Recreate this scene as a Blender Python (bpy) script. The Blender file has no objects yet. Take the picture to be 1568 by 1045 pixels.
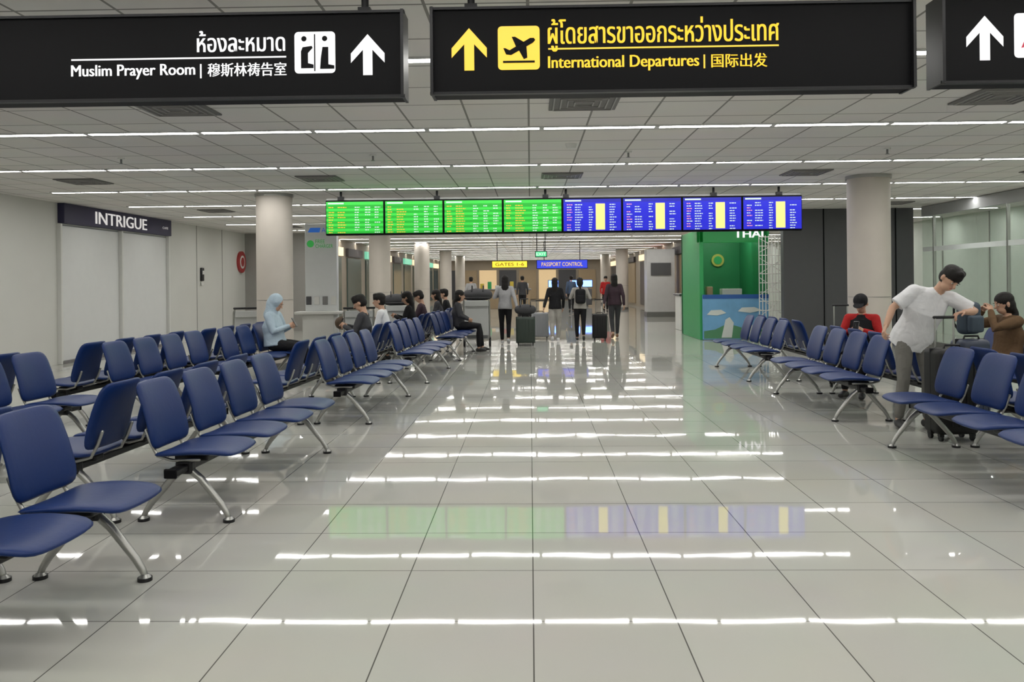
import bpy, bmesh, math, random
from mathutils import Vector as V, Matrix
from mathutils.bvhtree import BVHTree
random.seed(7)
sc = bpy.context.scene
COL = sc.collection

# ------------------------------------------------------------------ materials
MATS = {}
def mat(name, c=(0,0,0), rough=.5, metal=0., em=None, es=0., var=.06, vs=6., bump=0., spec=.5, bdist=.005, bs=12.):
    if name in MATS: return MATS[name]
    m = bpy.data.materials.new(name); m.use_nodes = True
    nt = m.node_tree; b = nt.nodes['Principled BSDF']
    tc = nt.nodes.new('ShaderNodeTexCoord')
    nz = nt.nodes.new('ShaderNodeTexNoise'); nz.inputs['Scale'].default_value = vs; nz.inputs['Detail'].default_value = 3
    nt.links.new(tc.outputs['Object'], nz.inputs['Vector'])
    mx = nt.nodes.new('ShaderNodeMix'); mx.data_type = 'RGBA'
    mx.inputs[6].default_value = (*[x*(1-var) for x in c], 1); mx.inputs[7].default_value = (*[min(1, x*(1+var)) for x in c], 1)
    nt.links.new(nz.outputs['Fac'], mx.inputs[0]); nt.links.new(mx.outputs[2], b.inputs['Base Color'])
    b.inputs['Roughness'].default_value = rough; b.inputs['Metallic'].default_value = metal
    b.inputs['Specular IOR Level'].default_value = spec
    if em: b.inputs['Emission Color'].default_value = (*em, 1); b.inputs['Emission Strength'].default_value = es
    if bump:
        n2 = nt.nodes.new('ShaderNodeTexNoise'); n2.inputs['Scale'].default_value = vs*bs; n2.inputs['Distortion'].default_value = .6
        nt.links.new(tc.outputs['Object'], n2.inputs['Vector'])
        bp = nt.nodes.new('ShaderNodeBump'); bp.inputs['Strength'].default_value = bump; bp.inputs['Distance'].default_value = bdist
        nt.links.new(n2.outputs['Fac'], bp.inputs['Height']); nt.links.new(bp.outputs['Normal'], b.inputs['Normal'])
    MATS[name] = m; return m

def emat(name, c, s): return mat(name, tuple(x*.3 for x in c), .4, em=c, es=s)

# ------------------------------------------------------------------ mesh builder
def loft(pts, ab, lat, n=12, caps=True):
    pts = [V(p) for p in pts]; ab = [(a, a) if not isinstance(a, tuple) else a for a in ab]; lat = V(lat)
    tans = []
    for i in range(len(pts)):
        t = pts[min(i+1, len(pts)-1)] - pts[max(i-1, 0)]
        tans.append(t.normalized() if t.length > 1e-6 else V((0, 0, 1)))
    P = []; A = []; T = []
    if caps:
        for a in (75, 50, 25):
            a = math.radians(a); r = min(ab[0])
            P.append(pts[0]-tans[0]*r*math.sin(a)); A.append((ab[0][0]*math.cos(a), ab[0][1]*math.cos(a))); T.append(tans[0])
    for p, q, t in zip(pts, ab, tans): P.append(p); A.append(q); T.append(t)
    if caps:
        for a in (25, 50, 75):
            a = math.radians(a); r = min(ab[-1])
            P.append(pts[-1]+tans[-1]*r*math.sin(a)); A.append((ab[-1][0]*math.cos(a), ab[-1][1]*math.cos(a))); T.append(tans[-1])
    vs = []; fs = []
    for p, (a, b), t in zip(P, A, T):
        s = lat - t*lat.dot(t)
        if s.length < 1e-4: s = V((1, 0, 0)) - t*t.x
        if s.length < 1e-4: s = V((0, 1, 0)) - t*t.y
        s.normalize(); o = t.cross(s)
        for k in range(n):
            th = 2*math.pi*k/n
            vs.append(p + s*a*math.cos(th) + o*b*math.sin(th))
    R = len(P)
    for i in range(R-1):
        for k in range(n):
            k2 = (k+1) % n
            fs.append((i*n+k, i*n+k2, (i+1)*n+k2, (i+1)*n+k))
    vs.append(P[0]-T[0]*(min(ab[0])*.02)); c0 = len(vs)-1
    vs.append(P[-1]+T[-1]*(min(ab[-1])*.02)); c1 = len(vs)-1
    for k in range(n):
        k2 = (k+1) % n
        fs.append((c0, k2, k)); fs.append((c1, (R-1)*n+k, (R-1)*n+k2))
    return vs, fs

def ellip(c, fx, fy, fz, n=14, m=9):
    c = V(c); vs = []; fs = []
    for i in range(1, m):
        ph = math.pi*i/m
        for k in range(n):
            th = 2*math.pi*k/n
            vs.append(c + fx*math.sin(ph)*math.cos(th) + fy*math.sin(ph)*math.sin(th) + fz*math.cos(ph))
    for i in range(m-2):
        for k in range(n):
            k2 = (k+1) % n
            fs.append((i*n+k, (i+1)*n+k, (i+1)*n+k2, i*n+k2))
    vs.append(c+fz); vs.append(c-fz); t = len(vs)-2
    for k in range(n):
        k2 = (k+1) % n
        fs.append((t, k, k2)); fs.append((t+1, (m-2)*n+k2, (m-2)*n+k))
    return vs, fs

class MB:
    def __init__(s): s.v=[]; s.f=[]; s.m=[]; s.sm=[]; s.mats=[]
    def mi(s, m):
        if m not in s.mats: s.mats.append(m)
        return s.mats.index(m)
    def add(s, vs, fs, m, smooth=False, M=None):
        o = len(s.v); i = s.mi(m)
        for p in vs:
            p = V(p); s.v.append(M @ p if M else p)
        for f in fs: s.f.append(tuple(o+k for k in f)); s.m.append(i); s.sm.append(smooth)
    def box(s, c, d, m, bev=0, M=None, seg=2):
        bm = bmesh.new(); bmesh.ops.create_cube(bm, size=1)
        for v in bm.verts: v.co = V((v.co.x*d[0], v.co.y*d[1], v.co.z*d[2]))
        if bev: bmesh.ops.bevel(bm, geom=bm.edges[:], offset=min(bev, min(d)*.49), segments=seg, profile=.5, affect='EDGES')
        bm.verts.index_update()
        big = bev and bev > .015
        s.add([v.co + V(c) for v in bm.verts], [[v.index for v in f.verts] for f in bm.faces], m, bool(big), M)
        bm.free()
    def tube(s, pts, r, m, n=10, M=None, lat=(0, 1, 0)):
        rr = r if isinstance(r, list) else [r]*len(pts)
        vs, fs = loft(pts, rr, lat, n); s.add(vs, fs, m, True, M)
    def cyl(s, p0, p1, r, m, n=20, M=None, r2=None):
        p0=V(p0); p1=V(p1); t=(p1-p0).normalized(); a = t.orthogonal().normalized(); b = t.cross(a); r2 = r if r2 is None else r2
        vs=[]; 
        for p, q in ((p0, r), (p1, r2)):
            for k in range(n): th=2*math.pi*k/n; vs.append(p+a*q*math.cos(th)+b*q*math.sin(th))
        s.add(vs, [(k,(k+1)%n,n+(k+1)%n,n+k) for k in range(n)], m, True, M)
        s.add(vs[:n], [tuple(range(n))[::-1]], m, False, M); s.add(vs[n:], [tuple(range(n))], m, False, M)
    def poly(s, pts, m, M=None): s.add([V(p) for p in pts], [tuple(range(len(pts)))], m, False, M)
    def ell(s, c, rx, ry, rz, m, M=None):
        vs, fs = ellip(c, V((rx,0,0)), V((0,ry,0)), V((0,0,rz))); s.add(vs, fs, m, True, M)
    def text(s, body, x0, z0, x1, z1, m, F, bold=0):
        cu = bpy.data.curves.new('t', 'FONT'); cu.body = body; cu.resolution_u = 3
        o = bpy.data.objects.new('t', cu); COL.objects.link(o)
        bpy.context.view_layer.update()
        me = bpy.data.meshes.new_from_object(o.evaluated_get(bpy.context.evaluated_depsgraph_get()))
        vs = [v.co.copy() for v in me.vertices]; fs = [tuple(p.vertices) for p in me.polygons]
        bpy.data.objects.remove(o); bpy.data.curves.remove(cu); bpy.data.meshes.remove(me)
        if not vs: return
        a = min(v.x for v in vs); b = max(v.x for v in vs); c = min(v.y for v in vs); d = max(v.y for v in vs)
        for dx in ((-bold, 0, bold) if bold else (0,)):
            s.add([F(x0+(v.x-a)/(b-a)*(x1-x0)+dx, z0+(v.y-c)/(d-c)*(z1-z0)) for v in vs], fs, m)
    def build(s, name, loc=(0,0,0), rz=0, parent=None):
        me = bpy.data.meshes.new(name); me.from_pydata([tuple(v) for v in s.v], [], s.f)
        for m in s.mats: me.materials.append(m)
        me.polygons.foreach_set('material_index', s.m); me.polygons.foreach_set('use_smooth', s.sm); me.update()
        return place(me, name, loc, rz, parent)
def place(me, name, loc=(0,0,0), rz=0, parent=None):
    o = bpy.data.objects.new(name, me); o.location = loc; o.rotation_euler = (0, 0, rz); COL.objects.link(o)
    if parent: o.parent = parent
    return o

# ------------------------------------------------------------------ base materials
white = mat('white_paint', (.66,.66,.63), .5, var=.03)
wallw = mat('wall_white_panel', (.60,.60,.565), .45, var=.04, vs=1.5)
black = mat('sign_black', (.004,.004,.005), .5, spec=.12)
blackm = mat('black_metal', (.02,.02,.022), .4, .5)
dark = mat('dark_grey_wall', (.075,.075,.08), .5)
alu = mat('aluminium', (.42,.42,.40), .32, .85)
steel = mat('steel_grey', (.25,.25,.25), .35, .8)
swhite = emat('sign_white_lit', (1,1,1), .95)
syel = emat('sign_yellow_lit', (1,.66,.06), 1.0)
blue = mat('blue_leather', (.006,.025,.12), .38, var=.15, vs=3, bump=.12, spec=.28)
navy = mat('navy_fascia', (.022,.02,.06), .5)
colm = mat('column_render', (.54,.495,.44), .5, var=.08, vs=3)
skin = mat('skin', (.52,.31,.21), .5, var=.05)
hairm = mat('hair_black', (.008,.006,.005), .6, bump=.5, spec=.3)

# ------------------------------------------------------------------ room shell
def brickmat(name, c1, c2, mort, w, h, ms, rough, bumpn=0., spec=.5, offs=0.):
    m = bpy.data.materials.new(name); m.use_nodes = True; nt = m.node_tree; b = nt.nodes['Principled BSDF']
    L = nt.links.new; N = nt.nodes.new
    tc = N('ShaderNodeTexCoord'); br = N('ShaderNodeTexBrick'); br.offset = offs; br.squash = 1
    br.inputs['Scale'].default_value = 1; br.inputs['Brick Width'].default_value = w; br.inputs['Row Height'].default_value = h
    br.inputs['Mortar Size'].default_value = ms; br.inputs['Mortar Smooth'].default_value = .1; br.inputs['Bias'].default_value = 0
    br.inputs['Color1'].default_value = (*c1,1); br.inputs['Color2'].default_value = (*c2,1); br.inputs['Mortar'].default_value = (*mort,1)
    L(tc.outputs['Object'], br.inputs['Vector'])
    nz = N('ShaderNodeTexNoise'); nz.inputs['Scale'].default_value = 1.3; nz.inputs['Detail'].default_value = 4
    L(tc.outputs['Object'], nz.inputs['Vector'])
    mx = N('ShaderNodeMix'); mx.data_type='RGBA'; mx.blend_type='MULTIPLY'; mx.inputs[0].default_value = .10
    L(br.outputs['Color'], mx.inputs[6]); L(nz.outputs['Color'], mx.inputs[7]); L(mx.outputs[2], b.inputs['Base Color'])
    b.inputs['Roughness'].default_value = rough; b.inputs['Specular IOR Level'].default_value = spec
    if bumpn:
        n2 = N('ShaderNodeTexNoise'); n2.inputs['Scale'].default_value = 2.2; n2.inputs['Detail'].default_value = 1.
        L(tc.outputs['Object'], n2.inputs['Vector'])
        ad = N('ShaderNodeMath'); ad.operation='MULTIPLY_ADD'; ad.inputs[1].default_value = -.5
        L(br.outputs['Fac'], ad.inputs[0]); L(n2.outputs['Fac'], ad.inputs[2])
        bp = N('ShaderNodeBump'); bp.inputs['Strength'].default_value = 1; bp.inputs['Distance'].default_value = bumpn
        L(ad.outputs[0], bp.inputs['Height']); L(bp.outputs['Normal'], b.inputs['Normal'])
    return m
HC = 3.05
floor_m = brickmat('polished_tiles', (.49,.49,.45), (.465,.465,.425), (.10,.10,.09), .63, .63, .003, .028, bumpn=.0006, spec=.21)
ceil_m = brickmat('ceiling_tiles', (.80,.775,.74), (.73,.705,.67), (.24,.23,.21), .58, .65, .010, .7)
b = MB(); b.box((1.0,30-.44,-.05),(20.6,70,.1), floor_m); b.build('floor', (0,.44,0))
b = MB(); b.box((1.0,30,.05),(20.6,70,.1), ceil_m); b.build('ceiling', (0,.0,HC))

# left wall
XL = -8.9
b = MB()
b.box((XL-.1, 5.1, HC/2),(.2, 20.2, HC), wallw)
b.box((XL-.1, 17.5, 2.85),(.2, 4.6, .4), wallw); b.box((XL-.1,22.6,HC/2),(.2,5.6,HC),wallw)
for y in (1.5,4.9,8.3,11.7,21.6,23.4): b.box((XL+.005,y,HC/2),(.012,.02,HC), mat('joint',(.3,.3,.28)))
b.build('wall_left')
b = MB()   # shop front
b.box((XL+.06,17.5,2.86),(.14,4.6,.38), navy, .01)
F = lambda x,z: V((XL+.137, x, z))
sc_l = emat('sign_cream',(.62,.60,.58),.85)
b.text('INTRIGUE', 16.3, 2.73, 18.5, 2.98, sc_l, F, .014)
b.text('CAFE', 19.3, 2.82, 19.6, 2.87, sc_l, F)
for y in (15.2,17.5,19.8): b.box((XL+.03,y,1.33),(.1,.06,2.66), white,.01)
for i in range(2):
    b.box((XL-.02,16.35+i*2.3,1.33),(.05,2.22,2.6), mat('shutter_white',(.66,.67,.66),.4,var=.03))
b.box((XL+.03,17.5,.03),(.1,4.6,.06),steel)
b.build('shop_front')
b = MB(); b.box((0,0,0),(.05,.18,.36),blackm,.02); b.box((.03,0,.05),(.01,.1,.1),white); b.box((0,0,-.25),(.03,.14,.1),white,.01)
b.build('wall_intercom',(XL+.03,21.9,1.75))
b = MB()
wd = mat('wall_far_brown',(.28,.235,.18),.5,var=.2,vs=.6)
b.box((-6.9,43.6,HC/2),(.2,36.4,HC), wd); b.box((-7.95,25.4,HC/2),(1.9,.2,HC), mat('wall_grey_far',(.3,.29,.27)))
shopglow = emat('shop_glow_warm',(1,.8,.5),1.2)
for i in range(10):
    y=27+i*3.4
    b.box((-6.78,y+.9,1.3),(.06,2.4,2.2), mat('shop_glass_dark',(.08,.11,.10),.15)); b.box((-6.75,y+.9,2.6),(.1,2.6,.3), [shopglow, mat('shop_sign_dark',(.06,.05,.05)), emat('shop_glow_green',(.3,.9,.6),.6)][i%3])
b.build('wall_left_far')
b = MB(); b.cyl((0,0,0),(.06,0,0),.33,mat('sign_red',(.35,.03,.03),.4),32); b.cyl((.06,0,0),(.07,0,0),.2,white,32); b.cyl((.07,0,0),(.075,0,0),.14,mat('sign_red'),32)
b.build('round_shop_sign',(XL,24.9,2.15))

# right side
b = MB(); b.box((7.15,18.6,HC/2),(2.9,.2,HC), dark)
for x in (6.6,7.4,8.2): b.box((x,18.49,HC/2),(.02,.02,HC),black)
b.build('wall_right_dark')
b = MB(); b.box((6.1,42.5,HC/2),(.2,39.,HC), wd)
for i in range(7):
    y=26+i*5.2
    b.box((5.97,y+1.2,1.3),(.06,3,2.3), [mat('shop_panel_dark',(.05,.05,.055),.3),mat('shop_panel_tan',(.3,.22,.13),.5),mat('shop_glass_dark')][i%3])
    b.box((5.94,y+1.2,2.65),(.12,3,.3), [shopglow, mat('shop_sign_dark'), emat('shop_glow_red',(1,.2,.15),.7)][i%3])
b.build('wall_right_far')
glassm = bpy.data.materials.new('partition_glass'); glassm.use_nodes=True
nt=glassm.node_tree; nt.nodes.clear(); o=nt.nodes.new('ShaderNodeOutputMaterial'); tr=nt.nodes.new('ShaderNodeBsdfTransparent'); tr.inputs[0].default_value=(.90,.96,.92,1)
gl=nt.nodes.new('ShaderNodeBsdfGlossy'); gl.inputs['Roughness'].default_value=.03; gl.inputs[0].default_value=(.8,.9,.85,1)
lw=nt.nodes.new('ShaderNodeLayerWeight'); lw.inputs[0].default_value=.5; pw=nt.nodes.new('ShaderNodeMath'); pw.operation='POWER'; pw.inputs[1].default_value=3.
ml=nt.nodes.new('ShaderNodeMath'); ml.operation='MULTIPLY_ADD'; ml.inputs[1].default_value=.5; ml.inputs[2].default_value=.05
nt.links.new(lw.outputs['Facing'],pw.inputs[0]); nt.links.new(pw.outputs[0],ml.inputs[0])
mx=nt.nodes.new('ShaderNodeMixShader'); nt.links.new(ml.outputs[0],mx.inputs[0]); nt.links.new(tr.outputs[0],mx.inputs[1]); nt.links.new(gl.outputs[0],mx.inputs[2]); nt.links.new(mx.outputs[0],o.inputs[0])
b = MB(); b.poly([(8.7,-4.6,.05),(8.7,18.3,.05),(8.7,18.3,2.95),(8.7,-4.6,2.95)],glassm)
for i in range(9): b.box((8.7,-4.0+i*2.72,1.5),(.06,.03,3.0),alu)
b.box((8.7,6.8,.05),(.07,22.9,.1),alu); b.box((8.7,6.8,2.93),(.08,22.9,.22),mat('header_grey',(.35,.36,.36),.5))
b.box((8.7,6.8,2.1),(.036,22.9,.10),mat('glass_film',(.75,.8,.78),.5))
b.build('window_1')
b = MB(); b.box((11.0,29.5,HC/2),(.2,70,HC), mat('wall_right_green',(.66,.72,.66),.25,var=.05))
for i in range(16): b.box((10.89,2+i*2.2,HC/2),(.02,.03,HC),alu)
b.build('wall_right')
b = MB(); b.box((1.0,-5.3,HC/2),(20.6,.2,HC), wallw); b.build('wall_front')
b = MB(); b.box((-.5,62,HC/2),(13,.2,HC), wd)
for i in range(8):
    x=-6.2+i*1.5
    b.box((x,61.85,1.2),(1.3,.1,2.2), [mat('shop_panel_dark'),mat('shop_panel_tan'),emat('shop_dim_warm',(.9,.65,.35),.6)][i%3])
b.build('wall_back')

# columns
def column(x,y,r):
    b = MB(); b.cyl((0,0,0),(0,0,HC),r,colm,40); b.cyl((0,0,0),(0,0,.12),r+.015,steel,40); b.cyl((0,0,HC-.05),(0,0,HC),r+.02,alu,40)
    b.cyl((0,0,1.2),(0,0,1.206),r+.003,steel,40)
    b.build('column',(x,y,0))
column(-4.47,14.2,.31); column(5.18,12.6,.31)
for y in (23.0,32,41): column(-4.25,y,.3)
column(-4.3,50,.3)
for y in (41,50): column(4.6,y,.3)

# ceiling light strips
b = MB(); em = emat('led_strip', (1,.985,.95), 30.); hs=mat('strip_housing',(.6,.6,.6))
for j in range(-4,24):
    y=5.66+j*2.6
    if y<-5 or y>61: continue
    for i in range(-8,11):
        x=i*1.16+.1-.55
        if x-.58< -8.85 or x>10.4: continue
        z=HC-.012
        b.add([(x-.56,y-.042,z),(x+.56,y-.042,z),(x+.56,y+.042,z),(x-.56,y+.042,z)],[(0,3,2,1)],em)
        b.box((x,y-.052,HC-.008),(1.16,.012,.016),hs); b.box((x,y+.052,HC-.008),(1.16,.012,.016),hs)
        b.box((x+.58,y,HC-.010),(.05,.10,.02),hs)
b.build('ceiling_light_strip')
vd = mat('vent_dark',(.16,.155,.15),.6)
for y in (7.1,12.05,17.2,22.4):
    for x in (-6.65,-3.1,.48,4.05,7.6):
        b = MB(); b.box((0,0,-.008),(.6,.6,.016),vd,.004)
        for k in range(4):
            s=.26-.06*k
            for q in ((0,s),(0,-s)): b.box((0,q[1],-.02),(2*s,.012,.012),mat('vent_louvre',(.3,.29,.28)))
            for q in (s,-s): b.box((q,0,-.02),(.012,2*s,.012),mat('vent_louvre'))
        b.build('air_vent',(x,y,HC))
for y in (9.9,15.1,4.7):
    for x in (-5,-1.9,1.2,4.3):
        b = MB(); b.cyl((0,0,0),(0,0,-.015),.04,white); b.cyl((0,0,0),(0,0,-.07),.012,steel); b.cyl((0,0,-.07),(0,0,-.075),.025,steel); b.build('fire_sprinkler',(x,y,HC))
b = MB(); b.cyl((0,0,0),(0,0,-.05),.07,white,r2=.05); b.build('smoke_detector',(.48,9.3,HC))
b = MB(); b.cyl((0,0,0),(0,0,-.05),.07,white,r2=.05); b.build('smoke_detector',(-6.5,13.8,HC))

# ------------------------------------------------------------------ hanging signs
U = .00312
def arrow(b, F, x0,x1,z0,z1,m):
    P=[(.5,1),(1,.53),(1,.30),(.64,.62),(.64,0),(.36,0),(.36,.62),(0,.30),(0,.53)]
    pts=[F(x0+(x1-x0)*p[0], z0+(z1-z0)*p[1]) for p in P]
    b.add(pts,[(0,3,6),(0,1,2,3),(0,6,7,8),(3,4,5,6)],m)
def rrect(b,F,x0,x1,z0,z1,m,r=None):
    r = r if r is not None else (x1-x0)*.1; pts=[]
    for cx,cz,a in ((x1-r,z1-r,0),(x0+r,z1-r,90),(x0+r,z0+r,180),(x1-r,z0+r,270)):
        for k in range(5): t=math.radians(a+k*22.5); pts.append(F(cx+r*math.cos(t),cz+r*math.sin(t)))
    b.poly(pts,m)
def signbox(b, w, h):
    b.box((w/2,.07,-h/2),(w,.14,h),black,.006)
    for z in (0,-h): b.box((w/2,.0,z),(w+.02,.03,.012),blackm)
    for x in (0,w): b.box((x,0.05,-h/2),(.014,.16,h+.01),blackm)
def poles(b,xs):
    for x in xs:
        b.cyl((x,.07,0),(x,.07,HC-2.8),.018,blackm); b.box((x,.07,HC-2.8-.012),(.1,.1,.02),blackm); b.box((x,.07,.02),(.06,.06,.04),blackm)
b = MB(); w=729*U; h=.405; signbox(b,w,h)
def mk(y): return lambda x,z: V((x*U, y, -z*U))
F=mk(-.004); G=mk(-.008)
arrow(b,F,30,84,95,30,syel); rrect(b,lambda x,z:F(x,z),101,165,28,95,syel,6)
def ic(P,x0,z0,s,m):
    b.poly([G(x0+p[0]*s, z0-p[1]*s) for p in P], m)
c0=(106,90); s=54
ic([(.05,.10),(.95,.10),(.95,.16),(.05,.16)],*c0,s,black)
ic([(.06,.52),(.12,.52),(.24,.46),(.82,.80),(.93,.80),(.97,.74),(.90,.66),(.28,.32),(.14,.34)],*c0,s,black)
ic([(.42,.56),(.30,.84),(.40,.84),(.66,.68)],*c0,s,black)
ic([(.50,.46),(.64,.20),(.74,.24),(.72,.56)],*c0,s,black)
b.text('ผู้โดยสารขาออกระหว่างประเทศ',178,68,528,18,syel,F,.6)
b.poly([F(178,65),F(528,65),F(528,62.5),F(178,62.5)],syel)
b.text('International Departures',178,99,407,75,syel,F,.6)
b.poly([F(414,97),F(416.5,97),F(416.5,76),F(414,76)],syel)
b.text('国际出发',426,96,510,75,syel,F,.4)
poles(b,[59*U,665*U])
b.build('hanging_direction_sign',(-.459,3.90,2.803))
b = MB(); w=770*U; signbox(b,w,h)
arrow(b,F,690,742,97,34,swhite); rrect(b,F,603,666,29,93,swhite,6)
for dx in (0,32):
    c=(608+dx,88); s=26
    b.poly([G(c[0]+10+7*math.cos(t*math.pi/6)*.6, c[1]-48-7*math.sin(t*math.pi/6)*.6) for t in range(12)],black)
    if dx==0: ic([(.2,.1),(.95,.1),(.95,.32),(.62,.4),(.62,1.0),(.9,1.3),(.85,1.42),(.3,1.35),(.2,1.1)],*c,s,black)
    else: ic([(.1,.05),(.95,.05),(.95,.25),(.6,.32),(.6,1.35),(.25,1.35),(.15,.7)],*c,s,black)
b.poly([G(633.5,90),G(635.5,90),G(635.5,33),G(633.5,33)],black)
b.text('ห้องละหมาด',452,58,588,25,swhite,F,.6)
b.poly([F(255,68),F(590,68),F(590,65.5),F(255,65.5)],swhite)
b.text('Muslim Prayer Room',255,98,448,75,swhite,F,.6)
b.poly([F(456,98),F(458.5,98),F(458.5,76),F(456,76)],swhite)
b.text('穆斯林祷告室',468,96,590,75,swhite,F,.4)
poles(b,[708*U,60*U])
b.build('hanging_direction_sign',(-.6-w,3.9,2.795))
b = MB(); w=400*U; signbox(b,w,h)
arrow(b,F,37,92,97,30,swhite); rrect(b,F,108,171,27,94,swhite,6)
pk=mat('icon_pink',(.7,.05,.1),.5)
b.poly([G(131+7*math.cos(t*math.pi/6), 40+7*math.sin(t*math.pi/6)) for t in range(12)],pk)
ic([(.3,.9),(.7,.9),(.95,.35),(.7,.4),(.75,0),(.25,0),(.3,.4),(.05,.35)],116,90,30,pk)
poles(b,[40*U,360*U])
b.build('hanging_direction_sign',(1.94,3.88,2.815))

# ------------------------------------------------------------------ flight board
b = MB(); BW=8.07; sw=BW/8; BH=.60
grn=emat('screen_green',(.015,.40,.03),1.0); grn2=emat('screen_green_light',(.04,.62,.06),1.0)
blu=emat('screen_blue',(.012,.015,.55),1.0); blu2=emat('screen_blue_dark',(.006,.008,.36),1.0)
tw=emat('screen_text_white',(.62,.75,.7),.9); ty=emat('screen_text_yellow',(1,.85,.25),1.0); to=emat('screen_text_orange',(.75,.5,.05),.9); tp=emat('screen_text_pink',(.9,.35,.45),.9)
b.box((BW/2,.07,BH/2),(BW,.12,BH),black,.01)
def q(x0,x1,z0,z1,y,m): b.add([(x0,y,z0),(x1,y,z0),(x1,y,z1),(x0,y,z1)],[(0,1,2,3)],m)
for i in range(8):
    x0=i*sw+.018; x1=(i+1)*sw-.018; z0=.03; z1=BH-.03; W=x1-x0; Hh=z1-z0; g=i<4
    b.box(((x0+x1)/2,.0,BH/2),(W+.02,.03,Hh+.02),black)
    q(x0,x1,z0,z1,-.017,grn if g else blu)
    q(x0,x1,z1-.055,z1,-.019,grn2 if g else blu2)
    if not g:
        q(x0+W*.56,x0+W*.72,z0+.02,z1-.08,-.019,ty)
    n=11
    q(x0+.03,x0+.3,z1-.042,z1-.015,-.021,tw)
    for r in range(n):
        zz=z0+(Hh-.07)*(r+.2)/n; zh=(Hh-.07)/n*.38
        if g and r%2: q(x0,x1,zz-.012,zz+zh+.012,-.018,grn2)
        for (a,c,mm) in ([(.04,.14,to),(.20,.38,to),(.5,.60,tw),(.68,.78,tw),(.85,.95,tw)] if g else [(.06,.16,tp if r%3 else tw),(.2,.34,tw),(.44,.52,tw),(.8,.92,tw)]):
            if random.random()<.12: continue
            e=x0+W*(a+(c-a)*random.uniform(.6,1)); p=x0+W*a
            while p<e:
                l=random.uniform(.02,.05); q(p,min(e,p+l),zz,zz+zh,-.02,mm); p+=l+.009
for x in (.25,3.75,4.1,7.7,6.6,1.9):
    b.cyl((x,.07,BH),(x,.07,HC-2.30),.02,blackm); b.box((x,.07,BH+.03),(.1,.08,.06),blackm)
b.box((BW/2,.1,BH+.02),(BW,.05,.03),steel)
b.build('flight_information_board',(-3.48,13.85,2.30))

# ------------------------------------------------------------------ benches
def panel(b, w, h, T, fn, m, n=12, ex=7.0):
    vs=[]; idx={}
    def vert(i,j,side):
        s=-1+2*i/n; t=-1+2*j/n; r=max(abs(s),abs(t))
        k=(i,j,0 if r>=.9999 else side)
        if k in idx: return idx[k]
        nn=(abs(s)**ex+abs(t)**ex)**(1/ex); f=r/nn if nn>0 else 1
        e=1-(1-r)**1.8; f2=(e/r if r>0 else 1)
        s2=s*f*f2; t2=t*f*f2; th=T/2*math.sqrt(max(0,1-e**7))
        p=fn(s2*w/2,t2*h/2,th*side if r<.9999 else 0)
        vs.append(p); idx[k]=len(vs)-1; return idx[k]
    fs=[]
    for side in (1,-1):
        for i in range(n):
            for j in range(n):
                f=[vert(i,j,side),vert(i+1,j,side),vert(i+1,j+1,side),vert(i,j+1,side)]
                fs.append(f if side>0 else f[::-1])
    b.add(vs,fs,m,True)
def make_bench():
    b=MB(); P=.6
    for k in range(4):
        y0=(k-1.5)*P
        def seat(u,v,d):
            x=u+.03
            z=.43 + .018*math.sin((x+.2)/.48*math.pi*.9) - .30*max(0,x-.17)**1.6 + .014*(v/.27)**2
            return V((x, y0+v*(1-.10*max(0,x)/.28), z+d))
        panel(b,.50,.54,.042,seat,blue)
        def back(u,v,d):
            t=(u+.215)/.43
            x=-.225-.125*t+.03*math.sin(t*math.pi)*.5 + .022*(v/.27)**2
            z=.465+.42*t
            return V((x+d*.95, y0+v*(1-.07*t), z+d*.28))
        panel(b,.43,.50,.042,back,blue)
        for sgn in (-1,1):
            yy=y0+sgn*.17
            b.tube([(.05,yy,.40),(-.12,yy,.395),(-.215,yy,.42),(-.26,yy,.50),(-.29,yy,.58)],.011,alu,8)
        b.box((-.06,y0,.385),(.22,.10,.04),blackm,.01)
    b.box((-.06,0,.345),(.07,2.42,.05),blackm,.012)
    for s in (-1,1): b.box((-.06,s*1.215,.345),(.08,.02,.06),black,.008)
    for yy in (-1.02,1.02):
        b.box((-.06,yy,.345),(.11,.07,.085),blackm,.015)
        b.tube([(-.05,yy,.345),(.04,yy,.27),(.17,yy,.11),(.205,yy,.055),(.215,yy,.03)],[.024,.023,.02,.018,.016],alu,12)
        b.tube([(-.07,yy,.345),(-.15,yy,.27),(-.29,yy,.11),(-.325,yy,.055),(-.335,yy,.03)],[.024,.023,.02,.018,.016],alu,12)
        for x in (.218,-.338):
            b.cyl((x,yy,0),(x,yy,.018),.036,blackm,20); b.cyl((x,yy,.018),(x,yy,.034),.03,alu,20,r2=.018)
    return b
bm_ = make_bench()
first = None
def bench(x,y,rz):
    global first
    if first is None: first = bm_.build('airport_bench',(x,y,0),rz)
    else: place(first.data,'airport_bench',(x,y,0),rz)
TA=-.055
def AX(y): return -2.12+.055*(y-5.2)
for y in (3.08,6.12,9.6,13.0,16.4):
    bench(AX(y),y,TA); bench(AX(y)-.84,y+.0,TA+math.pi)
bench(AX(19.6)-.84,19.6,TA+math.pi)
TB=-.06
for y,x in ((6.4,-4.30),(9.6,-4.13),(12.05,-3.85)):
    bench(x,y,TB)
    bench(x-.84,y,TB+math.pi)
for y in (6.22,9.6,12.95):
    bench(3.38,y,math.pi); bench(4.22,y,0)
bench(5.28,9.0,math.pi)

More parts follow.
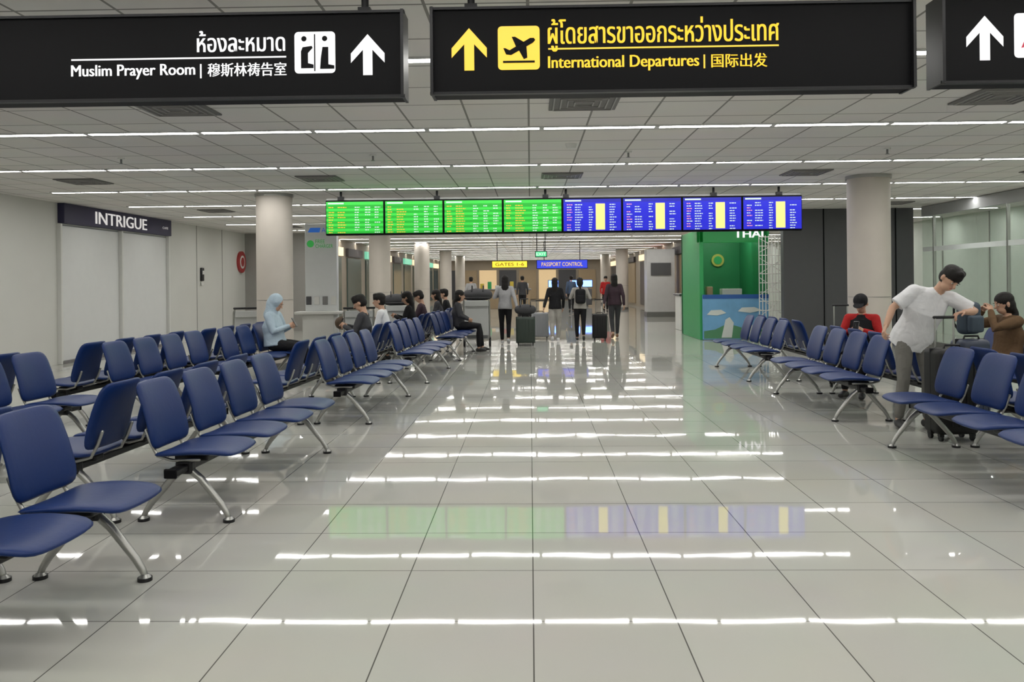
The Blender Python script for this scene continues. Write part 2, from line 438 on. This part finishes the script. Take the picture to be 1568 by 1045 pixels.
# ------------------------------------------------------------------ luggage
def suitcase(name,x,y,rz,w=.44,d=.26,h=.64,hd=.4,m=None,star=False):
    m=m or mat('case_black',(.015,.015,.017),.45,spec=.3)
    b=MB(); b.box((0,0,.06+h/2),(w,d,h),m,.05,seg=4)
    for k in range(5):
        b.box((-w*.36+k*w*.18,-d/2,.06+h/2),(w*.05,.014,h*.8),m,.006); b.box((-w*.36+k*w*.18,d/2,.06+h/2),(w*.05,.014,h*.8),m,.006)
    b.box((0,0,.06+h/2),(w+.006,.014,h+.006),blackm,.006)
    for sx in (-1,1):
        for sy in (-1,1):
            b.cyl((sx*(w/2-.05)-.012,sy*(d/2-.05),.028),(sx*(w/2-.05)+.012,sy*(d/2-.05),.028),.028,blackm,14); b.box((sx*(w/2-.05),sy*(d/2-.05),.058),(.04,.04,.03),blackm)
        b.tube([(sx*.09,d/2-.04,.06+h-.05),(sx*.09,d/2-.04,.06+h+hd)],.009,alu,8)
    if hd: b.tube([(-.10,d/2-.04,.06+h+hd),(.10,d/2-.04,.06+h+hd)],.014,blackm,8)
    b.tube([(-.08,-.02,.06+h),(-.07,-.02,.06+h+.03),(.07,-.02,.06+h+.03),(.08,-.02,.06+h)],.01,blackm,8)
    if star:
        pts=[]
        for k in range(8):
            r=.06 if k%2==0 else .018; pts.append((r*math.cos(k*math.pi/4),-d/2-.012,.06+h*.72+r*math.sin(k*math.pi/4)))
        pts.append((0,-d/2-.012,.06+h*.72)); b.add(pts,[(8,k,(k+1)%8) for k in range(8)],white)
    return b.build(name,(x,y,0),rz)
def duffel(b,c,l,w,h,m,M=None):
    vs,fs=loft([(c[0]-l/2,c[1],c[2]),(c[0]-l/4,c[1],c[2]),(c[0],c[1],c[2]+.01),(c[0]+l/4,c[1],c[2]),(c[0]+l/2,c[1],c[2])],[(w*.42,h*.42),(w/2,h/2),(w/2,h*.52),(w/2,h/2),(w*.42,h*.42)],(0,1,0),14)
    b.add(vs,fs,m,True)
    for s in (-.12,.12): b.tube([(c[0]+s,c[1]-w*.4,c[2]+h*.3),(c[0]+s,c[1]-.06,c[2]+h*.75),(c[0]+s,c[1]+.06,c[2]+h*.75),(c[0]+s,c[1]+w*.4,c[2]+h*.3)],.012,blackm,6)
def backpack(b,c,s,m,M=None):
    x,y,z=c
    b.box((x,y,z+.23*s),(.32*s,.2*s,.46*s),m,.08*s,M,4); b.box((x,y-.12*s,z+.15*s),(.25*s,.09*s,.24*s),m,.04*s,M,3)
    for q in (-.09,.09): b.tube([(x+q*s,y+.09*s,z+.42*s),(x+q*s,y+.17*s,z+.36*s),(x+q*s,y+.17*s,z+.15*s),(x+q*s,y+.09*s,z+.05*s)],.016*s,blackm,6,M)
    b.tube([(x-.04*s,y+.02,z+.45*s),(x,y+.02,z+.5*s),(x+.04*s,y+.02,z+.45*s)],.008,blackm,6,M)
def cart(x,y,rz,load='mixed',sc_=1.):
    b=MB(); g=mat('cart_panel',(.5,.51,.50),.4)
    for s in (-1,1):
        b.tube([(s*.24,.45,.16),(s*.27,-.25,.16),(s*.27,-.36,.25),(s*.27,-.42,.95),(s*.25,-.5,1.03)],.016,alu,8)
        b.cyl((s*.27-.02,-.28,.09),(s*.27+.02,-.28,.09),.09,blackm,18)
    b.tube([(-.27,-.5,1.03),(.27,-.5,1.03)],.02,blackm,8)
    for yy in (-.3,0,.3,.45): b.tube([(-.25,yy,.16),(.25,yy,.16)],.012,alu,8)
    b.cyl((-.03,.42,.07),(.03,.42,.07),.07,blackm,18); b.box((0,.42,.13),(.06,.05,.06),blackm)
    b.box((0,-.41,.56),(.50,.03,.62),g,.01)
    b.box((0,-.43,.92),(.5,.12,.12),g,.012)
    if load=='mixed':
        b.box((0,.05,.42),(.46,.66,.5),mat('case_grey',(.22,.23,.24),.4),.05,seg=4)
        b.box((0,.02,.82),(.5,.6,.28),mat('case_black'),.06,seg=4)
        duffel(b,(0,.0,1.09),.42,.34,.26,mat('bag_dark',(.05,.05,.055),.7))
    if load=='duffel':
        b.box((0,.05,.38),(.46,.6,.42),mat('case_black'),.05,seg=4)
        duffel(b,(0,.05,.74),.55,.36,.3,mat('bag_brown',(.09,.055,.03),.6))
    for i in range(len(b.v)): b.v[i]=b.v[i]*sc_
    b.build('luggage_cart',(x,y,0),rz)
cart(-1.22,18.9,0,sc_=1.08); cart(-5.5,15.6,.5,'none'); cart(-3.25,15.2,.3,'duffel')
cart(-3.0,18.2,.2,'mixed')
suitcase('suitcase',-.12,18.9,0,hd=.0,h=.6,m=mat('case_green',(.03,.045,.035),.4))
suitcase('suitcase',.24,20.9,0,hd=.3,h=.62,m=mat('case_silver',(.3,.31,.33),.3))
suitcase('suitcase',1.70,20.2,0,w=.36,hd=.35,h=.6)
suitcase('suitcase',-.15,21.6,.2,w=.36,hd=.35,h=.6)
suitcase('suitcase',3.86,7.60,.1,w=.40,d=.26,h=.78,hd=.28,star=True)
suitcase('suitcase',4.25,11.2,0,w=.38,h=.70,hd=.36)
b=MB(); duffel(b,(0,0,.125),.30,.24,.24,mat('bag_dark')); b.build('duffel_bag',(-.12,18.9,.70))
suitcase('suitcase',4.34,8.17,.1,w=.30,d=.24,h=.82,hd=0,m=mat('case_navy',(.03,.04,.07),.4))
b=MB(); backpack(b,(0,0,0),.70,mat('bag_bluegrey',(.04,.06,.085),.7,var=.4,vs=12)); b.build('backpack',(4.34,8.19,.925),.3)

# ------------------------------------------------------------------ people
def remesh(prims, vox, it=4):
    vs=[]; fs=[]; lab=[]
    for (pv,pf),l in prims:
        o=len(vs); vs+= [tuple(p) for p in pv]; fs+=[tuple(o+k for k in f) for f in pf]; lab+=[l]*len(pf)
    me=bpy.data.meshes.new('tmp'); me.from_pydata(vs,[],fs); me.update()
    bmm=bmesh.new(); bmm.from_mesh(me); bmesh.ops.recalc_face_normals(bmm,faces=bmm.faces[:]); bmm.to_mesh(me); bmm.free()
    o=bpy.data.objects.new('tmp',me); COL.objects.link(o)
    md=o.modifiers.new('r','REMESH'); md.mode='VOXEL'; md.voxel_size=vox
    m2=o.modifiers.new('s','SMOOTH'); m2.factor=.5; m2.iterations=it
    bpy.context.view_layer.update()
    ev=bpy.data.meshes.new_from_object(o.evaluated_get(bpy.context.evaluated_depsgraph_get()))
    rv=[v.co.copy() for v in ev.vertices]; rf=[tuple(p.vertices) for p in ev.polygons]
    bvh=BVHTree.FromPolygons(vs,fs); out=[]
    for p in ev.polygons:
        r=bvh.find_nearest(p.center); out.append(lab[r[2]] if r[2] is not None else lab[0])
    bpy.data.objects.remove(o); bpy.data.meshes.remove(me); bpy.data.meshes.remove(ev)
    return rv,rf,out

def hand_prims(wr,d,nrm,side,curl):
    d=d.normalized(); nrm=(nrm-d*nrm.dot(d)).normalized(); t=d.cross(nrm)*side
    P=[loft([wr-d*.01,wr+d*.03,wr+d*.08],[(.026,.018),(.036,.016),(.040,.013)],t,10)]
    for k,(off,L) in enumerate(((.030,.066),(.010,.074),(-.010,.069),(-.030,.054))):
        p=wr+d*.078+t*off; a=0; pts=[p]; 
        for sgl in (.42,.32,.26):
            a+=curl*(.55+.08*k); dd=d*math.cos(a)+nrm*math.sin(a); p=p+dd*L*sgl*1.15; pts.append(p)
        P.append(loft(pts,[.0088,.0082,.0075,.0062],t,8))
    b0=wr+d*.022+t*.026; dd=(d*.65+t*.65+nrm*.35).normalized(); b1=b0+dd*.042; b2=b1+(d*.85+nrm*.5).normalized()*.03
    P.append(loft([b0,b1,b2],[.012,.010,.0075],nrm,8))
    return P

def person(name,loc,yaw,J,c,hair='short',vox=.012,scale=1.,sleeve='long',curl=.7,hood=False,cap=None,bulk=1.,phone=None,pack=None,loose=1.,vest=None):
    J={k:V(v) for k,v in J.items()}; P=[]
    sh=(J['sh_l']+J['sh_r'])/2; lat=(J['sh_l']-J['sh_r']).normalized(); latp=(J['hip_l']-J['hip_r']).normalized()
    pe,ch,nk,hd=J['pelvis'],J['chest'],J['neck'],J['head']
    W=bulk
    hem=pe-(ch-pe)*(.22 if sleeve=='long' else .42)
    if abs(J['kn_l'].z-pe.z)<.15: hem=pe-(ch-pe)*.05
    tl='vest' if vest else 'top'
    P.append((loft([hem,pe+(ch-pe)*.02,pe+(ch-pe)*.30,pe+(ch-pe)*.62,ch,sh-(sh-ch)*.15,nk-(nk-sh)*.2],[(.178*W,.135*W),(.176*W,.134*W),(.162*W,.124*W),(.154*W,.118*W),(.168*W,.122*W),(.16*W,.085),(.065,.06)],lat,20,False),tl))
    P.append((loft([J['sh_l'],sh,J['sh_r']],[.058*W,.06,.058*W],(0,0,1),14),'top'))
    hm=(J['hip_l']+J['hip_r'])/2
    P.append((loft([J['hip_l'],hm,J['hip_r']],[.085,.095,.085],(0,0,1),12),'bottom'))
    P.append((loft([hm,pe+(ch-pe)*.1],[(.145,.105),(.14,.10)],latp,14),'bottom'))
    for s in 'lr':
        hp,kn,an,to=J['hip_'+s],J['kn_'+s],J['an_'+s],J['toe_'+s]
        P.append((loft([hp,hp.lerp(kn,.5),kn,kn.lerp(an,.35),an+(kn-an)*.1],[.09,.079*loose,.06*loose,.058*loose,.046*loose],latp,14),'bottom'))
        P.append((loft([kn.lerp(an,.6),an],[.034,.033],latp,10),'skin'))
        fd=(to-an); fd.z=0
        hl=V((an.x,an.y,max(.045,an.z-.05)))-fd.normalized()*.035
        P.append((loft([hl,hl.lerp(to,.5)+V((0,0,.012)),to],[(.038,.042),(.043,.042),(.038,.028)],latp,12),'shoe'))
        a,e,w=J['sh_'+s],J['el_'+s],J['wr_'+s]
        if sleeve=='long':
            P.append((loft([a,a.lerp(e,.5),e,e.lerp(w,.5),e.lerp(w,.95)],[.06*W,.052*W,.046*W,.042,.034],lat,14),'top'))
        else:
            P.append((loft([a,a.lerp(e,.4),a.lerp(e,.80)],[.064*W,.062*W,.064*W],lat,16,False),'top'))
            P.append((ellip(a,V((.062*W,0,0)),V((0,.062*W,0)),V((0,0,.062*W))),'top'))
            P.append((loft([a,a.lerp(e,.6),e,e.lerp(w,.3),w],[.045,.042,.036,.036,.026],lat,14),'skin'))
        P.append((loft([e.lerp(w,.85),w],[.026,.025],lat,10),'skin'))
    f=J['hfwd'].normalized(); u=(hd-nk); u=(u-f*u.dot(f)).normalized()
    l=u.cross(f)
    P.append((loft([nk-u*.05,hd-u*.05-f*.015],[.052,.048],lat,14),'skin'))
    P.append((ellip(hd+u*.02,f*.092,l*.074,u*.098,20,12),'skin'))
    P.append((ellip(hd+f*.028-u*.052,f*.060,l*.054,u*.062,20,12),'skin'))
    P.append((loft([hd+f*.088+u*.012,hd+f*.108-u*.022],[.008,.014],l,8),'skin'))
    if not hood:
        for q in (-1,1): P.append((ellip(hd+l*.080*q-u*.005-f*.005,f*.018,l*.012,u*.03),'skin'))
    if hood:
        P.append((ellip(hd+u*.03-f*.03,f*.112,l*.108,u*.12,20,12),'top'))
        P.append((loft([hd-f*.05-u*.02,nk-f*.04+u*.03,nk-f*.02-u*.05],[.10,.095,.11],lat,14),'top'))
    elif cap:
        P.append((ellip(hd+u*.05-f*.005,f*.108,l*.090,u*.086,20,12),'cap')); P.append((ellip(hd+u*.055+f*.125,f*.075,l*.07,u*.012,16,10),'cap'))
        P.append((ellip(hd-u*.0-f*.03,f*.08,l*.078,u*.07),'hair'))
    elif hair=='short':
        P.append((ellip(hd+u*.058-f*.010,f*.108,l*.088,u*.082,20,12),'hair')); P.append((ellip(hd+u*.005-f*.035,f*.078,l*.082,u*.085,20,12),'hair'))
        for k in range(9):
            t=k*2.4; P.append((ellip(hd+u*(.095+.015*math.cos(t*1.7))+f*(.06*math.cos(t))+l*.05*math.sin(t),f*.035,l*.03,u*.03),'hair'))
    else:
        P.append((ellip(hd+u*.045-f*.016,f*.106,l*.089,u*.09,20,12),'hair')); P.append((ellip(hd-u*.02-f*.035,f*.085,l*.092,u*.11,20,12),'hair'))
        if hair=='long':
            P.append((loft([hd-f*.045-u*.02,nk-f*.055+u*.02,nk-f*.06-V((0,0,.14)),nk-f*.065-V((0,0,.26))],[(.085,.06),(.085,.05),(.09,.045),(.07,.03)],lat,14),'hair'))
        if hair=='pony':
            P.append((loft([hd-f*.10+u*.06,hd-f*.14,nk-f*.11,nk-f*.10-V((0,0,.12))],[.03,.035,.032,.015],lat,10),'hair'))
    rv,rf,lb=remesh(P,vox,4 if vox>.009 else 6)
    cm={'top':c['top'],'vest':vest or c['top'],'bottom':c['bottom'],'shoe':c.get('shoe',mat('shoe_dark',(.03,.03,.03),.5)),'skin':skin,'hair':c.get('hair',hairm),'cap':cap or hairm}
    b=MB(); b.v=rv; b.f=rf; b.m=[b.mi(cm[x]) for x in lb]; b.sm=[True]*len(rf)
    for s,sd in (('l',1),('r',-1)):
        w=J['wr_'+s]; d=J['hd_'+s] if 'hd_'+s in J else (w-J['el_'+s]); n=J.get('pn_'+s, V((0,-sd,0)) if abs(d.normalized().y)<.8 else V((0,0,-1)))
        hp=hand_prims(w,d,n,sd,curl)
        hv,hf,_=remesh([(x,'s') for x in hp],.004 if vox<.011 else .006,2)
        b.add(hv,hf,skin,True)
    ew=mat('eye_white',(.7,.7,.68),.3); ed=mat('eye_dark',(.01,.008,.006),.2); lip=mat('lips',(.38,.12,.10),.5)
    for q in (-1,1):
        ec=hd+f*.084+l*.031*q+u*.008
        b.add(*ellip(ec,f*.007,l*.013,u*.005,10,6),ew,True); b.add(*ellip(ec+f*.004,f*.005,l*.006,u*.005,8,6),ed,True)
        b.add(*loft([ec+u*.018-l*.014+f*.006,ec+u*.022+f*.007,ec+u*.018+l*.014+f*.004],[.003,.004,.003],u,6),hairm,True)
    b.add(*ellip(hd+f*.088-u*.048,f*.006,l*.022,u*.005,10,6),lip,True)
    if phone is not None:
        M=Matrix.Translation(V(phone)); b.box((0,0,0),(.012,.072,.15),mat('phone_black',(.01,.01,.012),.2),.005,M@Matrix.Rotation(-.5,4,'Y'))
    if pack is not None:
        bb=MB(); backpack(bb,(0,0,0),.85,pack)
        M=Matrix.Translation((ch.x-.2,0,ch.z-.22))@Matrix.Rotation(-math.pi/2,4,'Z')
        o=len(b.v)
        for p in bb.v: b.v.append(M@p)
        for k,fc in enumerate(bb.f): b.f.append(tuple(o+i for i in fc)); b.m.append(b.mi(bb.mats[bb.m[k]])); b.sm.append(bb.sm[k])
    for i in range(len(b.v)): b.v[i]=b.v[i]*scale
    return b.build(name,loc,yaw)

def walk(f=1,st=1.,arm_l=None,arm_r=None,lean=0):
    J=dict(pelvis=(0,0,.93),chest=(.02+lean,0,1.22),neck=(.03+lean*1.6,0,1.43),head=(.055+lean*2,0,1.57),hfwd=(1,0,-.08),
      sh_l=(.02+lean*1.5,.16,1.375),sh_r=(.02+lean*1.5,-.16,1.375),hip_l=(0,.085,.90),hip_r=(0,-.085,.90))
    fr=dict(kn=(.17*st,.09,.50),an=(.22*st,.08,.095),toe=(.38*st+.0,.085,.045)); bk=dict(kn=(-.02,.085,.48),an=(-.30*st,.08,.16),toe=(-.17*st,.085,.035))
    for s,q,sg in (('l',fr if f>0 else bk,1),('r',bk if f>0 else fr,-1)):
        for k,v in q.items(): J[k+'_'+s]=(v[0],v[1]*sg,v[2])
    sw={'swingb':((-.10,.22,1.12),(-.10,.24,.87)),'swingf':((.03,.23,1.11),(.16,.22,.89)),'pull':((-.08,.24,1.12),(-.20,.30,.90)),'push':((.05,.24,1.13),(.28,.2,1.03)),'bent':((-.02,.27,1.14),(.18,.14,1.2))}
    for s,a,sg in (('l',arm_l or 'swingb',1),('r',arm_r or 'swingf',-1)):
        e,w=sw[a]; J['el_'+s]=(e[0]+lean,e[1]*sg,e[2]); J['wr_'+s]=(w[0]+lean,w[1]*sg,w[2])
    return J
def sit(arms='phone',down=.35,recl=0,turn=0):
    J=dict(pelvis=(-.06,0,.565),chest=(-.10-recl,0,.84),neck=(-.09-recl,0,1.05),head=(-.04-recl,0,1.185),hfwd=(math.cos(turn),math.sin(turn),-down),
      sh_l=(-.09-recl,.165,.995),sh_r=(-.09-recl,-.165,.995),hip_l=(-.06,.09,.56),hip_r=(-.06,-.09,.56),
      kn_l=(.36,.11,.545),kn_r=(.36,-.11,.545),an_l=(.42,.11,.095),an_r=(.36,-.11,.095),toe_l=(.56,.13,.04),toe_r=(.50,-.13,.04))
    A={'phone':((-.0,.24,.77),(.18,.07,.85)),'lap':((-.03,.23,.77),(.14,.1,.69)),'up':((.12,.24,.88),(.22,.08,1.05)),'face':((.20,.24,.93),(.15,.08,1.11))}[arms]
    for s,sg in (('l',1),('r',-1)):
        J['el_'+s]=(A[0][0],A[0][1]*sg,A[0][2]); J['wr_'+s]=(A[1][0],A[1][1]*sg,A[1][2])
    return J
cl = lambda n,c,r=.8: mat('cloth_'+n,c,r,var=.12,vs=8,bump=.55,spec=.25,bdist=.03,bs=1.1)
black_c=cl('black',(.012,.012,.014)); grey_c=cl('greytop',(.36,.36,.37)); beige_c=cl('beige',(.40,.38,.35)); white_c=cl('white',(.72,.72,.74)); khaki=cl('khaki',(.17,.165,.15))
lblue=cl('light_blue',(.42,.52,.60)); brown_c=cl('brown_jacket',(.12,.07,.035)); red_c=cl('red',(.42,.02,.02)); dgrey=cl('darkgrey',(.05,.05,.055)); denim=cl('denim',(.06,.09,.15)); maroon=cl('plum',(.05,.03,.04))
N90=math.pi/2
person('walking_woman',(-.60,19.3,0),N90,walk(1,.55,'bent','pull'),dict(top=grey_c,bottom=black_c,shoe=white_c),hair='long',scale=.96)
person('walking_woman',(.60,20.0,0),N90,walk(-1,.6,'pull','swingf'),dict(top=black_c,bottom=beige_c,shoe=white_c),hair='long',scale=.92,loose=1.25)
person('walking_woman',(1.22,20.1,0),N90,walk(1,.45,'bent','bent'),dict(top=beige_c,bottom=black_c),hair='pony',scale=.92,pack=black_c)
person('walking_woman',(2.16,21.0,0),N90,walk(-1,.95,'pull','swingb',lean=.03),dict(top=maroon,bottom=dgrey,shoe=mat('shoe_brown',(.2,.1,.05))),hair='long',scale=.97,bulk=1.08)
person('standing_traveler',(-.35,36,0),N90,walk(1,.3),dict(top=dgrey,bottom=black_c),scale=1.0)
person('standing_traveler',(1.9,38,0),N90,walk(-1,.3),dict(top=denim,bottom=black_c),scale=1.0)
person('standing_traveler',(-2.4,33,0),N90,walk(-1,.6),dict(top=grey_c,bottom=denim),scale=.98)
person('standing_traveler',(3.4,37,0),-N90,walk(-1,.6),dict(top=red_c,bottom=black_c),scale=.98)
J=dict(pelvis=(0,0,.93),chest=(.13,.05,1.17),neck=(.22,.15,1.36),head=(.30,.21,1.475),hfwd=(.72,.12,-.62),
  sh_l=(.20,.27,1.29),sh_r=(.16,-.06,1.36),hip_l=(0,.09,.90),hip_r=(0,-.09,.90),
  kn_l=(.05,.12,.49),kn_r=(.05,-.12,.49),an_l=(-.02,.14,.095),an_r=(-.02,-.14,.095),toe_l=(.12,.17,.04),toe_r=(.12,-.17,.04),
  el_l=(.28,.46,1.16),wr_l=(.44,.27,1.165),el_r=(.14,-.26,1.20),wr_r=(.22,-.36,1.03),hd_l=(.12,-.6,-.1),pn_l=(.2,0,-1))
person('bending_man',(3.78,8.16,0),-N90,J,dict(top=white_c,bottom=khaki),hair='short',vox=.0065,sleeve='short',bulk=1.12,curl=.9)
person('seated_woman',(5.28,9.3,0),math.pi,sit('face',.25),dict(top=brown_c,bottom=dgrey),hair='long',vox=.0075,bulk=1.15)
person('seated_traveler',(4.20,10.5,0),-N90-.6,sit('phone',.6),dict(top=red_c,bottom=black_c),hair='short',cap=black_c,vox=.0075,scale=.98,vest=black_c,phone=(.24,0,.90))
person('hooded_woman',(-3.83,12.35,0),TB,sit('phone',.5),dict(top=lblue,bottom=black_c),hood=True,vox=.009,bulk=1.25,phone=(.24,0,.90))
def seatA(y,front=True):
    return (AX(y),y,0) if front else (AX(y)-.84,y,0)
person('seated_traveler',seatA(12.1,False),math.pi,sit('phone',.5),dict(top=dgrey,bottom=khaki),phone=(.24,0,.9))
person('seated_traveler',seatA(13.3,False),math.pi,sit('lap',.1),dict(top=white_c,bottom=black_c))
person('seated_traveler',seatA(15.5,False),0+math.pi,sit('phone',.4),dict(top=black_c,bottom=dgrey),hair='long')
person('seated_traveler',seatA(16.7,False),math.pi,sit('phone',.5),dict(top=maroon,bottom=black_c))
person('seated_traveler',seatA(17.3),0,sit('lap',.1),dict(top=dgrey,bottom=black_c),hair='long')
person('seated_traveler',seatA(18.7,False),math.pi,sit('lap',.1),dict(top=dgrey,bottom=black_c),hair='long')
person('seated_traveler',seatA(19.9,False),math.pi,sit('lap',.1),dict(top=black_c,bottom=black_c))

# ------------------------------------------------------------------ kiosks, shop
b=MB()
b.box((0,0,1.33),(.62,.16,2.62),mat('kiosk_white',(.66,.68,.68),.35),.012); b.box((0,0,.04),(.8,.5,.08),steel,.01)
b.box((0,-.22,.92),(.86,.42,.05),white,.01); b.box((0,-.18,.48),(.6,.3,.84),white,.01)
F=lambda x,z: V((x,-.083,z))
gk=emat('logo_green',(.03,.35,.06),.6); bk=emat('logo_blue',(.02,.12,.45),.6)
b.poly([F(-.2+.07*math.cos(t*math.pi/8),2.25+.07*math.sin(t*math.pi/8)) for t in range(16)],gk)
b.poly([F(-.25,2.47),F(-.02,2.47),F(.0,2.56),F(-.2,2.56)],bk); b.text('AOT',.02,2.47,.26,2.56,bk,F)
b.text('FREE',-.1,2.26,.08,2.33,gk,F); b.text('CHARGER',-.1,2.17,.24,2.24,gk,F)
for i in range(4): b.box((-.24+i*.16,-.09,1.15),(.1,.02,.16),[dark,white,steel,white][i],.005)
b.build('charging_kiosk',(-4.05,15.8,0))
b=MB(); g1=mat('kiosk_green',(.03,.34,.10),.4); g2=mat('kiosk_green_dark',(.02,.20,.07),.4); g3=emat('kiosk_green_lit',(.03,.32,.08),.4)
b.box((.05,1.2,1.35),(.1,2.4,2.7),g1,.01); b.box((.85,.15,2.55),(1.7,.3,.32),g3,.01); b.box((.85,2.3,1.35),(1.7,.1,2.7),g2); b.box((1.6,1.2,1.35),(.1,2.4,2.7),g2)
b.box((.85,1.0,.5),(1.5,.5,1.0),white,.012)
b.box((.9,1.0,2.66),(1.0,.2,.04),emat('shop_tube_light',(1,1,.95),8.),.01)
F=lambda x,z: V((x,-.012,z)); b.text('THAI',.85,2.50,1.55,2.68,swhite,F,.01)
b.box((.85,-.05,.56),(1.6,.05,1.10),mat('poster_sky',(.16,.38,.62),.3,var=.35,vs=2),.01)
F=lambda x,z: V((x,-.082,z)); F2=lambda x,z: V((x,-.086,z))
b.poly([F(.08,.04),F(1.6,.04),F(1.6,.35),F(1.35,.30),F(1.1,.27),F(.8,.36),F(.6,.38),F(.35,.26),F(.08,.22)],mat('poster_green',(.08,.25,.12),.4))
pp=mat('poster_pale',(.62,.66,.62),.4)
b.poly([F2(.5,.06),F2(.75,.06),F2(.80,.42),F2(.70,.56),F2(.6,.5)],pp); b.poly([F2(1.0,.06),F2(1.3,.06),F2(1.25,.36),F2(1.12,.48),F2(1.02,.36)],pp)
b.poly([F2(.15,.62),F2(.4,.60),F2(.62,.66),F2(.5,.74),F2(.25,.73)],pp); b.poly([F2(.9,.70),F2(1.2,.66),F2(1.5,.72),F2(1.3,.80),F2(1.0,.79)],pp)
b.box((.85,-.08,1.06),(1.6,.01,.10),mat('poster_deep',(.02,.10,.35),.4))
b.box((.95,.8,1.12),(.5,.3,.24),white,.012); b.box((.4,.8,1.15),(.16,.2,.3),mat('poster_tan',(.5,.35,.2)),.02)
b.cyl((.95,2.24,2.0),(.95,2.2,2.0),.17,mat('logo_gold',(.40,.42,.08)),28)
b.cyl((.95,2.2,2.0),(.95,2.19,2.0),.11,g1,28)
b.build('travel_shop',(4.15,20.1,0))
b=MB()
for i in range(9): b.cyl((i*.075,0,.05),(i*.075,0,2.5),.011,white,8)
for i in range(12): b.cyl((0,0,.1+i*.215),(.6,0,.1+i*.215),.010,white,8)
for i in range(5):
    b.cyl((0,.01,.1+i*.5),(.6,.01,.6+i*.46),.008,white,8); b.cyl((.6,.01,.1+i*.5),(0,.01,.6+i*.46),.008,white,8)
b.build('folding_gate',(5.35,19.2,0))
b=MB(); b.box((0,0,1.35),(1.1,.8,2.7),mat('pillar_pale',(.5,.5,.5),.4),.012); b.box((0,0,.1),(1.14,.84,.2),steel); b.box((0,-.42,1.9),(.8,.02,.5),dark); b.build('advert_pillar',(5.2,33,0))
b=MB(); b.box((0,0,.5),(.5,.9,1.0),white,.012); b.box((0,0,1.04),(.6,1.,.06),steel,.01); b.box((-.05,-.2,1.15),(.2,.2,.18),mat('box_yellow',(.6,.45,.05)),.02); b.box((0,.2,1.17),(.16,.2,.22),mat('box_red',(.4,.05,.04)),.02)
b.box((0,-.46,.5),(.3,.02,.5),mat('box_yellow'))
b.build('shop_counter',(4.6,24.2,0))
def osign(name,x0,x1,z0,z1,y,m,txt=None,tm=None):
    b=MB(); b.box((0,0,0),(x1-x0,.12,z1-z0),black,.01); b.box((0,-.062,0),(x1-x0-.04,.006,z1-z0-.04),m)
    for s in (-1,1): b.cyl((s*(x1-x0)*.35,0,(z1-z0)/2),(s*(x1-x0)*.35,0,HC-(z0+z1)/2),.015,blackm,8)
    if txt: b.text(txt,-(x1-x0)*.4,-(z1-z0)*.22,(x1-x0)*.4,(z1-z0)*.22,tm,lambda x,z:V((x,-.068,z)))
    b.build(name,((x0+x1)/2,y,(z0+z1)/2))
osign('overhead_sign',-1.5,-.1,2.0,2.28,32,emat('sign_yellow_far',(1,.7,.05),1.2),'GATES 1-6',black)
osign('overhead_sign',.25,2.25,1.95,2.30,32,emat('sign_blue_far',(.03,.05,.6),1.2),'PASSPORT CONTROL',syel)
osign('exit_sign',.15,.5,2.18,2.36,24,emat('sign_green_far',(.1,.7,.3),1.2),'EXIT',swhite)
for x in (1.3,2.5,3.2):
    b=MB(); b.box((0,0,0),(.6,.1,.42),black,.02); b.box((0,-.055,0),(.54,.01,.36),emat('screen_cyan',(.12,.25,1),6.)); b.box((0,0,-.75),(.5,.3,.9),dark,.02); b.cyl((0,0,-1.3),(0,0,-.2),.05,steel); b.build('check_in_screen',(x,46,1.3))
b=MB(); b.box((0,0,.5),(3.2,.8,1.0),mat('shop_panel_tan'),.012); b.box((0,0,1.03),(3.3,.9,.06),steel,.01)
for i in range(8): b.box((-1.4+i*.4,.1,1.15+.05*(i%3)),(.2,.2,.2+.1*(i%3)),[mat('box_red'),mat('box_yellow'),g1,white][i%4],.02)
b.build('display_counter',(-1.6,44,0))
b=MB(); b.cyl((0,0,0),(0,0,-.3),.02,blackm); b.cyl((0,0,-.3),(0,0,-.36),.09,blackm); b.ell((0,0,-.38),.085,.085,.085,black); b.build('ceiling_camera',(-2.95,16.8,2.75+.3))

# ------------------------------------------------------------------ world, camera
w=bpy.data.worlds.new('World'); sc.world=w; w.use_nodes=True
w.node_tree.nodes['Background'].inputs[0].default_value=(.6,.62,.65,1); w.node_tree.nodes['Background'].inputs[1].default_value=.15
cd=bpy.data.cameras.new('Camera'); cam=bpy.data.objects.new('Camera',cd); COL.objects.link(cam); sc.camera=cam
cd.sensor_width=36; cd.lens=28.7; cd.clip_end=200; cd.shift_y=-.059
cam.matrix_world = Matrix.Translation((0,0,1.5)) @ Matrix.Rotation(math.radians(1.28),4,'Z') @ Matrix.Rotation(math.radians(90),4,'X') @ Matrix.Rotation(math.radians(-.55),4,'Z')
sc.view_settings.view_transform='Standard'; sc.view_settings.exposure=-.06
